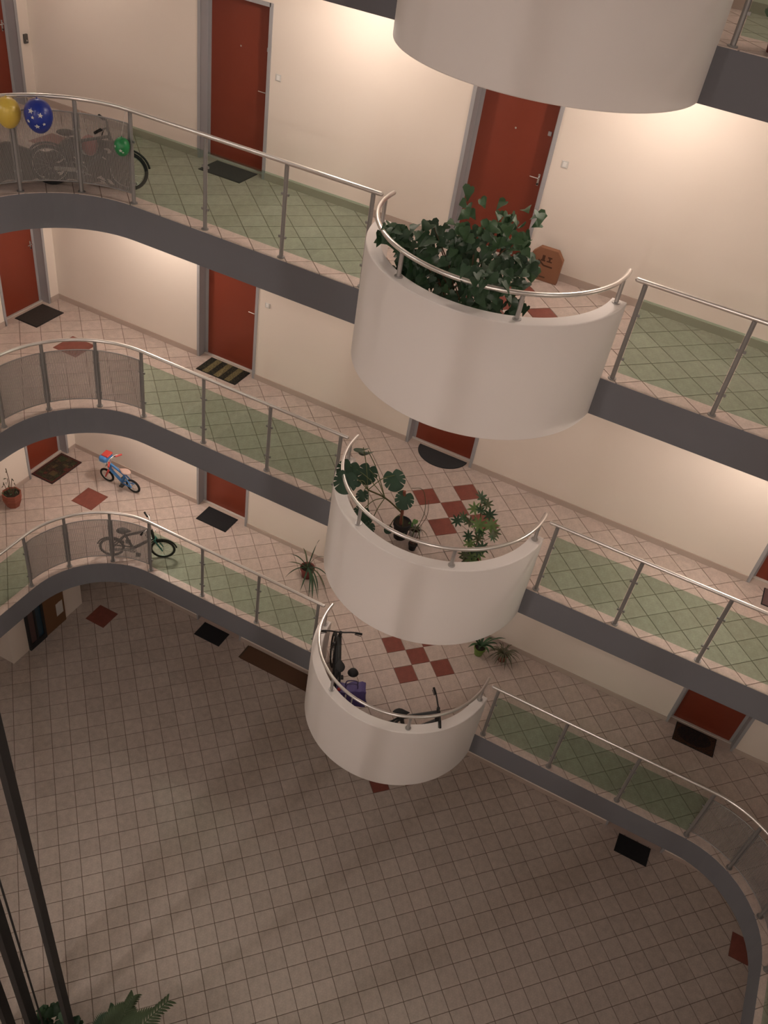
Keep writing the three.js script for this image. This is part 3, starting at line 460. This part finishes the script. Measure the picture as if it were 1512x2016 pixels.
function pot(parent, r, h, mat, seg = 28) { const p = part(parent, 'pot', lathe([[0, 0], [r * .72, 0], [r * .93, h * .78], [r * .95, h * .8], [r * 1.04, h * .8], [r * 1.04, h], [r * .93, h], [r * .90, h * .86], [0, h * .86]], seg), mat); part(parent, 'soil', new THREE.CircleGeometry(r * .91, 20).rotateX(-PI / 2).translate(0, h * .875, 0), M.soil); return p; }

{ // dense bush on the third gallery
  const g = thing('potted_bush', 'dense dark green leafy bush spilling over its round balcony rail', 'plant', [-.15, Y(3), .42]);
  pot(g, .21, .36, M.terracotta);
  const tips = []; seed = 101;
  for (let i = 0; i < 15; i++) { const a = i * 2.4, sx = Math.cos(a), sz = Math.sin(a); const tip = V(sx * rr(.25, .62) - .1, rr(.75, 1.45), sz * rr(.1, .45) + .05); tips.push(tip); part(g, 'stem', pipe([V(sx * .05, .31, sz * .05), V(sx * .15, tip.y * .6, sz * .14), tip], .007, 10, 5), M.bark); }
  const view = V(2.4, 3.6, 8).normalize();
  const more = [], tmp = new THREE.Mesh();
  for (let i = 0; i < 560; i++) {
    // flattened clump, wider towards the left, ragged top
    let p; for (;;) { const u = rr(-1, 1), v = rr(-1, 1), w = rr(-1, 1), q = u * u + v * v + w * w; if (q < 1 && q > .12) { p = V(u * .82 - .05, .90 + v * .46 - (u < -.3 ? .05 : 0) + (u > .1 && v > 0 ? .08 : 0), w * .42 + .16); break; } }
    if (i % 16 === 0) p = V(rr(-.15, .62), rr(1.3, 1.62), rr(-.15, .25));
    if (i % 16 === 5) p = V(rr(-.86, -.5), rr(.66, 1.05), rr(.2, .45));
    if (i % 10 === 3) p = V(rr(.22, .60), rr(.95, 1.25), rr(.50, .85));
    if (i % 16 === 9) p = V(rr(-.82, -.62), rr(.90, 1.15), rr(.22, .42));
    { const wx = p.x - .15, wz = p.z + .42 - DZ, q = Math.hypot(wx, wz); if (q > 1.06 && p.y < 1.02) { const f = 1.06 / q; p.x = wx * f + .15; p.z = wz * f - .42 + DZ; } }
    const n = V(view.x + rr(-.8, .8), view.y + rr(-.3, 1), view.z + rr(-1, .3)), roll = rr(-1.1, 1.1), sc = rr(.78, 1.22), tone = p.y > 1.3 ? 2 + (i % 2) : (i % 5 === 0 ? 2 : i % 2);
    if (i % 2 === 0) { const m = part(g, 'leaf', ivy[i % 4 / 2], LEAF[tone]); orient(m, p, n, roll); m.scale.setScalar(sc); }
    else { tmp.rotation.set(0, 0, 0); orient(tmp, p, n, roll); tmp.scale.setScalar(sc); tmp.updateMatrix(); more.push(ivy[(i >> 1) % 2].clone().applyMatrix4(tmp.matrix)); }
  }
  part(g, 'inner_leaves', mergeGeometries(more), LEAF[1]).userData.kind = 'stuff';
}
{ // monstera
  const g = thing('monstera_plant', 'monstera with large split leaves climbing a brown moss pole in the balcony', 'plant', [-.40, Y(2), .08]);
  pot(g, .115, .27, M.black);
  part(g, 'moss_pole', rod(V(-.01, .22, .02), V(-.05, .78, .02), .022, .020, 10), std(C(.17, .055, .03), 1));
  const o = V(-.40, 0, .08), node = V(-.02, .42, .02);
  const L = [[-1.10, 1.08, .46, 1.0, heart], [-1.02, 1.10, .70, 1.0, heart], [-1.007, .80, .044, .95, heart], [-.68, .80, -.043, .98, heart], [-.42, .70, .12, .85, heart], [-1.21, .95, -.14, .95, heartPlain, 1], [-1.16, .88, -.20, .95, heartPlain, 1], [-.98, .88, .42, .45, heartPlain], [-.80, .58, .55, .72, heart], [-.90, .70, .38, .55, heart], [-.66, .42, .58, .55, heart], [-.74, .50, .52, .6, heart], [-.36, .16, .16, .5, heartPlain], [-.52, .20, .24, .55, heartPlain]];
  const stem = [node, V(-.28, .58, .06), V(-.50, .66, .14)];
  part(g, 'stem', [pipe(stem, .011, 20, 6), pipe([node, V(-.02, .32, .02), V(0, .22, 0)], .012, 8, 6)], std(C(.10, .09, .03), .8));
  L.forEach(([x, h, z, s, geo, edge], i) => {
    const p = V(x, h, z).sub(o); const m = part(g, 'leaf', geo, leafMonstera);
    const n = edge ? V(-.35, .80, -.30) : V(.30 + .25 * Math.sin(i * 2.1), .75 + .2 * Math.cos(i * 1.7), .65); orient(m, p, n, edge ? .5 : (i === 3 ? .55 : i === 4 ? -.1 : .1 * Math.sin(i * 3))); m.scale.setScalar(s);
    const at = i === 12 || i === 13 || i === 4 ? node : stem[Math.min(2, 1 + (i % 2))]; const top = p.clone().add(V(0, .02, -.02)); part(m, 'petiole', (() => { const g2 = pipe([at, at.clone().lerp(top, .55).add(V(0, .06, 0)), top], .006, 12, 5); m.updateMatrix(); g2.applyMatrix4(m.matrix.clone().invert()); return g2; })(), std(C(.09, .11, .035), .7));
  });
}
{ // white pot with trailing plant
  const g = thing('trailing_plant', 'small trailing plant in a white pot beside the monstera', 'plant', [-.24, Y(2), -.02]);
  pot(g, .078, .15, M.whitePot);
  seed = 55; for (let i = 0; i < 16; i++) { const a = i * .7, r = rr(.10, .24); part(g, 'leaf', ribbon(V(0, .13, 0), V(Math.cos(a) * r * .6, .25, Math.sin(a) * r * .6), V(Math.cos(a) * r, rr(.03, .12), Math.sin(a) * r), .008, 8), i % 3 ? leafOlive : leafDry); }
  part(g, 'arching_stem', pipe([V(.02, .13, 0), V(.05, .45, -.08), V(-.05, .72, -.12), V(-.22, .62, -.18)], .004, 24, 5), leafOlive);
  part(g, 'arching_stem', pipe([V(.03, .13, 0), V(.10, .40, -.06), V(.06, .60, -.12)], .004, 20, 5), leafDry);
  for (const [x, y, z] of [[-.06, .24, .04], [-.02, .28, .0], [-.12, .22, .05]]) { const m = part(g, 'heart_leaf', heartPlain, leafLight); orient(m, V(x, y, z), V(.2, .8, .6), 0); m.scale.setScalar(.32); }
}
{ const g = thing('small_flower_pot', 'little dark pot with dry reddish stems at the monstera foot', 'plant', [-.16, Y(2), .20]); pot(g, .06, .10, M.black); seed = 61; for (let i = 0; i < 12; i++) { const a = i * 1.9; part(g, 'stem', rod(V(0, .08, 0), V(Math.cos(a) * rr(.03, .1), rr(.16, .26), Math.sin(a) * rr(.03, .1)), .004, .003, 4), i % 2 ? std(C(.14, .04, .03), .9) : leafDry); } }
{ // umbrella plant
  const g = thing('umbrella_plant', 'tall umbrella plant with finger-like leaf whorls in the balcony', 'plant', [.62, Y(2), .10]);
  pot(g, .10, .2, M.terracotta); seed = 71;
  part(g, 'stem', [pipe([V(0, .17, 0), V(.01, .5, 0), V(-.02, .75, -.03), V(-.10, 1.0, -.10)], .009, 20, 6), pipe([V(.01, .45, 0), V(.05, .65, .01), V(.06, .8, 0)], .006, 12, 5), pipe([V(0, .55, 0), V(-.10, .72, 0), V(-.22, .80, 0)], .006, 12, 5)], M.bark);
  const W = [[-.02, .28, .04], [.06, .30, .0], [-.05, .20, .08], [.04, .38, .03], [.10, .46, .05], [-.07, .44, .05], [.02, .60, .06], [-.10, .60, .10], [.02, .72, .08], [-.02, .80, .06], [-.14, .74, .02], [-.24, .78, .03], [-.30, .70, .04], [.12, .82, 0], [.18, .72, -.02], [.06, .92, -.05], [-.06, .95, -.02], [-.14, .92, -.05], [-.02, 1.02, -.10], [-.12, 1.06, -.12], [.16, .60, -.06], [.02, .26, .10], [-.08, .30, .12]];
  W.forEach(([x, y, z], i) => { const m = part(g, 'leaf_whorl', whorl, i % 4 === 1 ? leafPale : i % 4 === 2 ? leafOlive : LEAF[i % 3]); orient(m, V(x, y, z), V(.2 + rr(-.4, .4), .9, .4 + rr(-.4, .3)), rr(0, 3)); m.scale.setScalar(rr(.8, 1.1)); part(m, 'stalk', (() => { const p = V(x, y, z), g2 = rod(V(x * .45, y - .10, z * .3), p, .003, .003, 4); m.updateMatrix(); g2.applyMatrix4(m.matrix.clone().invert()); return g2; })(), M.bark); });
}
{ // strap-leaved plant
  const g = thing('strap_leaf_plant', 'strap-leaved plant drooping from a red pot by the long wall', 'plant', [-2.42, Y(1), -1.44]);
  pot(g, .125, .22, std(C(.20, .035, .03), .5)); seed = 81;
  const b = V(0, .19, 0);
  const S = [[[.02, .7, -.2], [.12, .86, -.1]], [[.06, .5, -.1], [.30, .62, 0]], [[-.15, .42, 0], [-.34, .38, .05]], [[-.2, .35, .1], [-.42, .10, .02]], [[-.15, .30, .15], [-.28, .02, .26]], [[.1, .32, .2], [.10, .02, .40]], [[.2, .35, .15], [.34, .02, .38]], [[.22, .38, .2], [.46, .02, .40]], [[.25, .38, .12], [.40, .03, .30]], [[.25, .40, .05], [.52, .05, .22]], [[.2, .4, 0], [.45, .25, .05]], [[.18, .36, .18], [.30, .02, .46]], [[-.1, .45, -.1], [-.22, .42, -.18]], [[.22, .34, .22], [.40, .02, .50]], [[.05, .4, .1], [.16, .22, .2]]];
  S.forEach(([m, t], i) => part(g, 'leaf', ribbon(b, V(...m), V(...t), .013), i < 2 ? LEAF[0] : i % 3 === 0 ? leafOlive : LEAF[i % 2]));
}
const facetClay = std(C(.27, .075, .045), .8, 0, { flatShading: true });
{ // octagonal terracotta pot with bare stems
  const g = thing('bare_potted_plant', 'faceted terracotta pot with nearly bare stems by the corner wall', 'plant', [-7.63, Y(1), .0], .3);
  part(g, 'pot', lathe([[0, 0], [.11, 0], [.165, .16], [.165, .19], [.15, .20], [.165, .21], [.165, .29], [.145, .29], [.14, .25], [0, .25]], 8), facetClay); part(g, 'soil', new THREE.CircleGeometry(.14, 16).rotateX(-PI / 2).translate(0, .262, 0), M.soil); seed = 91;
  const st = [[-.02, .62, .02], [-.06, .78, -.05], [.08, .66, .04], [.12, .50, .06], [-.10, .52, .03]];
  st.forEach(([x, y, z], i) => { part(g, 'stem', pipe([V(x * .3, .25, z * .3), V(x * .6, y * .7, z), V(x, y, z)], .006, 10, 5), M.bark); for (let j = 0; j < 2; j++) { const m = part(g, 'leaf', lance, j ? leafDry : leafOlive); orient(m, V(x + rr(-.03, .03), y - j * .08, z), V(rr(-.5, .5), .6, .6), rr(-1.5, 1.5)); m.scale.setScalar(.55); } });
  for (let i = 0; i < 10; i++) { const m = part(g, 'leaf', lance, LEAF[2]); orient(m, V(rr(-.1, .1), rr(.28, .33), rr(-.1, .1)), V(rr(-.5, .5), .8, .4), rr(-3, 3)); m.scale.setScalar(.5); }
}
{ // two plants behind the lower balcony
  const g = thing('green_pot_plant', 'leafy plant in a bright green pot under the monstera balcony', 'plant', [.84, Y(1), -1.50]); pot(g, .095, .17, std(C(.16, .26, .05), .5)); seed = 95;
  for (let i = 0; i < 9; i++) { const a = i * .75; part(g, 'leaf', ribbon(V(0, .15, 0), V(Math.cos(a) * .12, .36, Math.sin(a) * .12 - .02), V(Math.cos(a) * .26, .22 + .06 * (i % 3), Math.sin(a) * .22), .022, 10), i % 2 ? LEAF[2] : LEAF[1]); }
  part(g, 'leaf', ribbon(V(0, .15, 0), V(.15, .5, -.05), V(.34, .52, -.08), .016), LEAF[1]);
  const h = thing('spider_plant', 'pale drooping spider plant beside the bright green pot', 'plant', [1.22, Y(1), -1.60]); pot(h, .09, .15, M.terracotta);
  for (let i = 0; i < 34; i++) { const a = i * 2.4, r = rr(.15, .34); part(h, 'leaf', ribbon(V(0, .13, 0), V(Math.cos(a) * r * .5, .30, Math.sin(a) * r * .5), V(Math.cos(a) * r, rr(.02, .12), Math.sin(a) * r), .009, 8), i % 2 ? leafDry : leafOlive); }
}
{ // plant by the topmost balustrade
  const g = thing('gallery_pot_plant', 'leafy plant in a dark red pot behind the topmost glass', 'plant', [1.84, Y(4), -.23]); pot(g, .12, .22, std(C(.14, .03, .02), .6)); seed = 97;
  for (let i = 0; i < 60; i++) { const m = part(g, 'leaf', ivy[i % 2], LEAF[1 + i % 3]); orient(m, V(rr(-.22, .22), rr(.26, .75), rr(-.15, .2)), V(.2 + rr(-.8, .8), .6, .7), rr(-1, 1)); m.scale.setScalar(rr(.7, 1.1)); }
  for (let i = 0; i < 5; i++) part(g, 'stem', rod(V(0, .18, 0), V(rr(-.18, .18), rr(.4, .65), rr(-.1, .15)), .006, .003, 5), M.bark);
}
// ---- palms at the foot of the lift
function frond(base, mid, tip, n, len) { const c = new THREE.QuadraticBezierCurve3(base, mid, tip), gs = [pipe([0, .25, .5, .75, 1].map(t => c.getPoint(t)), .008, 16, 5)]; for (let i = 3; i <= n; i++) { const t = i / n, q = c.getPoint(t), d = c.getTangent(t), s = d.clone().cross(UP).normalize(), l = len * Math.sin(Math.min(1, .25 + t * .9) * PI * .86 + .12); for (const e of [-1, 1]) gs.push(ribbon(q, q.clone().addScaledVector(s, e * l * .5).addScaledVector(d, l * .35).add(V(0, .03, 0)), q.clone().addScaledVector(s, e * l * .75).addScaledVector(d, l * .8).add(V(0, -.05, 0)), .016, 4)); } return merge(gs); }
{
  const g = thing('potted_palm', 'feathery green palm on the tiled floor at the bottom', 'plant', [-1.10, Y(0), 5.75]); pot(g, .24, .42, M.black);
  const b = V(0, .38, 0); [[[.1, 1.2, -.3], [.33, 1.20, -1.0]], [[-.1, 1.1, -.3], [-.28, .98, -.66]], [[0, 1.15, -.25], [.02, 1.02, -.72]], [[.3, 1.1, -.2], [.62, .95, -.55]], [[-.05, 1.2, -.35], [-.12, 1.12, -.85]], [[.2, 1.1, .3], [.4, .8, .6]], [[-.2, 1.1, .3], [-.4, .8, .6]], [[.05, 1.1, -.2], [.16, 1.0, -.62]]].forEach(([m, t], i) => part(g, 'frond', frond(b, V(...m), V(...t), 30, .36), i % 2 ? LEAF[0] : leafFern));
  const h = thing('floor_shrub', 'dark leafy shrub at the foot of the lift posts', 'plant', [-2.02, Y(0), 5.62]); pot(h, .16, .3, M.black); seed = 99;
  for (let i = 0; i < 70; i++) { const m = part(h, 'leaf', ivy[i % 2], LEAF[i % 2]); orient(m, V(rr(-.28, .30), rr(.32, .80), rr(-.34, .2)), V(.3 + rr(-.7, .7), .8, .4), rr(-1, 1)); m.scale.setScalar(rr(1, 1.5)); }
  for (let i = 0; i < 6; i++) part(h, 'stem', rod(V(0, .26, 0), V(rr(-.2, .2), rr(.5, .7), rr(-.2, .1)), .008, .004, 5), M.bark);
}

// ------------------------------------------------------------------ lift shaft frame
{
  const g = thing('lift_shaft_frame', 'dark steel posts of the lift shaft rising past the palms', 'lift frame'); const y1 = Y(5) - SLAB - .02, P = (x, z, w) => part(g, 'post', rbx(x - w / 2, x + w / 2, Y(0) + .002, y1, z - w / 2, z + w / 2, .006, 1), M.darkSteel);
  P(-1.456, 5.75, .085); P(-2.21, 5.75, .12); P(-2.74, 5.75, .12); P(-1.456, 7.3, .085); P(-2.74, 7.3, .12);
  part(g, 'cable', rod(V(-1.98, Y(0) + .002, 5.75), V(-1.98, y1, 5.75), .012, .012, 8), M.darkSteel);
  part(g, 'top_beam', [bx(-2.8, -1.4, y1 - .12, y1, 5.70, 5.80), bx(-2.8, -1.4, y1 - .12, y1, 7.25, 7.35), bx(-1.50, -1.41, y1 - .12, y1, 5.80, 7.25), bx(-2.8, -2.68, y1 - .12, y1, 5.80, 7.25)], M.darkSteel);
}

// ------------------------------------------------------------------ ground floor lobby by the corner
{
  const g = struct('wall_lobby', 'white wall block standing out under the first gallery corner', 'wall'); const y0 = Y(0), y1 = Y(1) - SLAB - .006;
  part(g, 'block', bx(-SIDE + .001, -7.25, y0, y1, -.95, .96), M.wall);
  const d = thing('lobby_door', 'dark framed lobby door with a blue glass pane on the ground floor', 'door', [-7.25, y0, .33], PI / 2);
  part(d, 'frame', [bx(-.22, -.17, .002, 2.1, .002, .05), bx(.17, .22, .002, 2.1, .002, .05), bx(-.17, .17, 2.05, 2.1, .002, .05), bx(-.17, .17, .002, .14, .002, .05), bx(-.02, .02, .14, 2.05, .002, .045)], M.black);
  part(d, 'pane', bx(.02, .17, .14, 2.05, .01, .02), std(C(.02, .05, .075), .15), 'dark blue pane'); part(d, 'panel', bx(-.17, -.02, .14, 2.05, .01, .024), std(C(.09, .05, .045), .6), 'brown side panel');
  const e = thing('wooden_door', 'brown wooden door on the ground floor with a paper notice', 'door', [-7.25, y0, -.17], PI / 2);
  part(e, 'door_leaf', rbx(-.27, .27, .005, 2.08, .002, .04, .004), std(C(.16, .075, .03), .6)); part(e, 'handle', [rod(V(.20, 1.0, .04), V(.20, 1.0, .08), .008), rod(V(.20, 1.0, .08), V(.10, 1.0, .08), .008)], M.chrome);
  const n = thing('paper_notice', 'white paper notice on the brown ground floor door', 'notice', [-7.209, y0 + .30, -.30], PI / 2); part(n, 'sheet', bx(-.09, .09, 0, .34, 0, .002), M.whitePot); part(n, 'tape', bx(-.03, .03, .325, .35, .002, .003), M.threshold);
}
renderer.render(scene, camera);
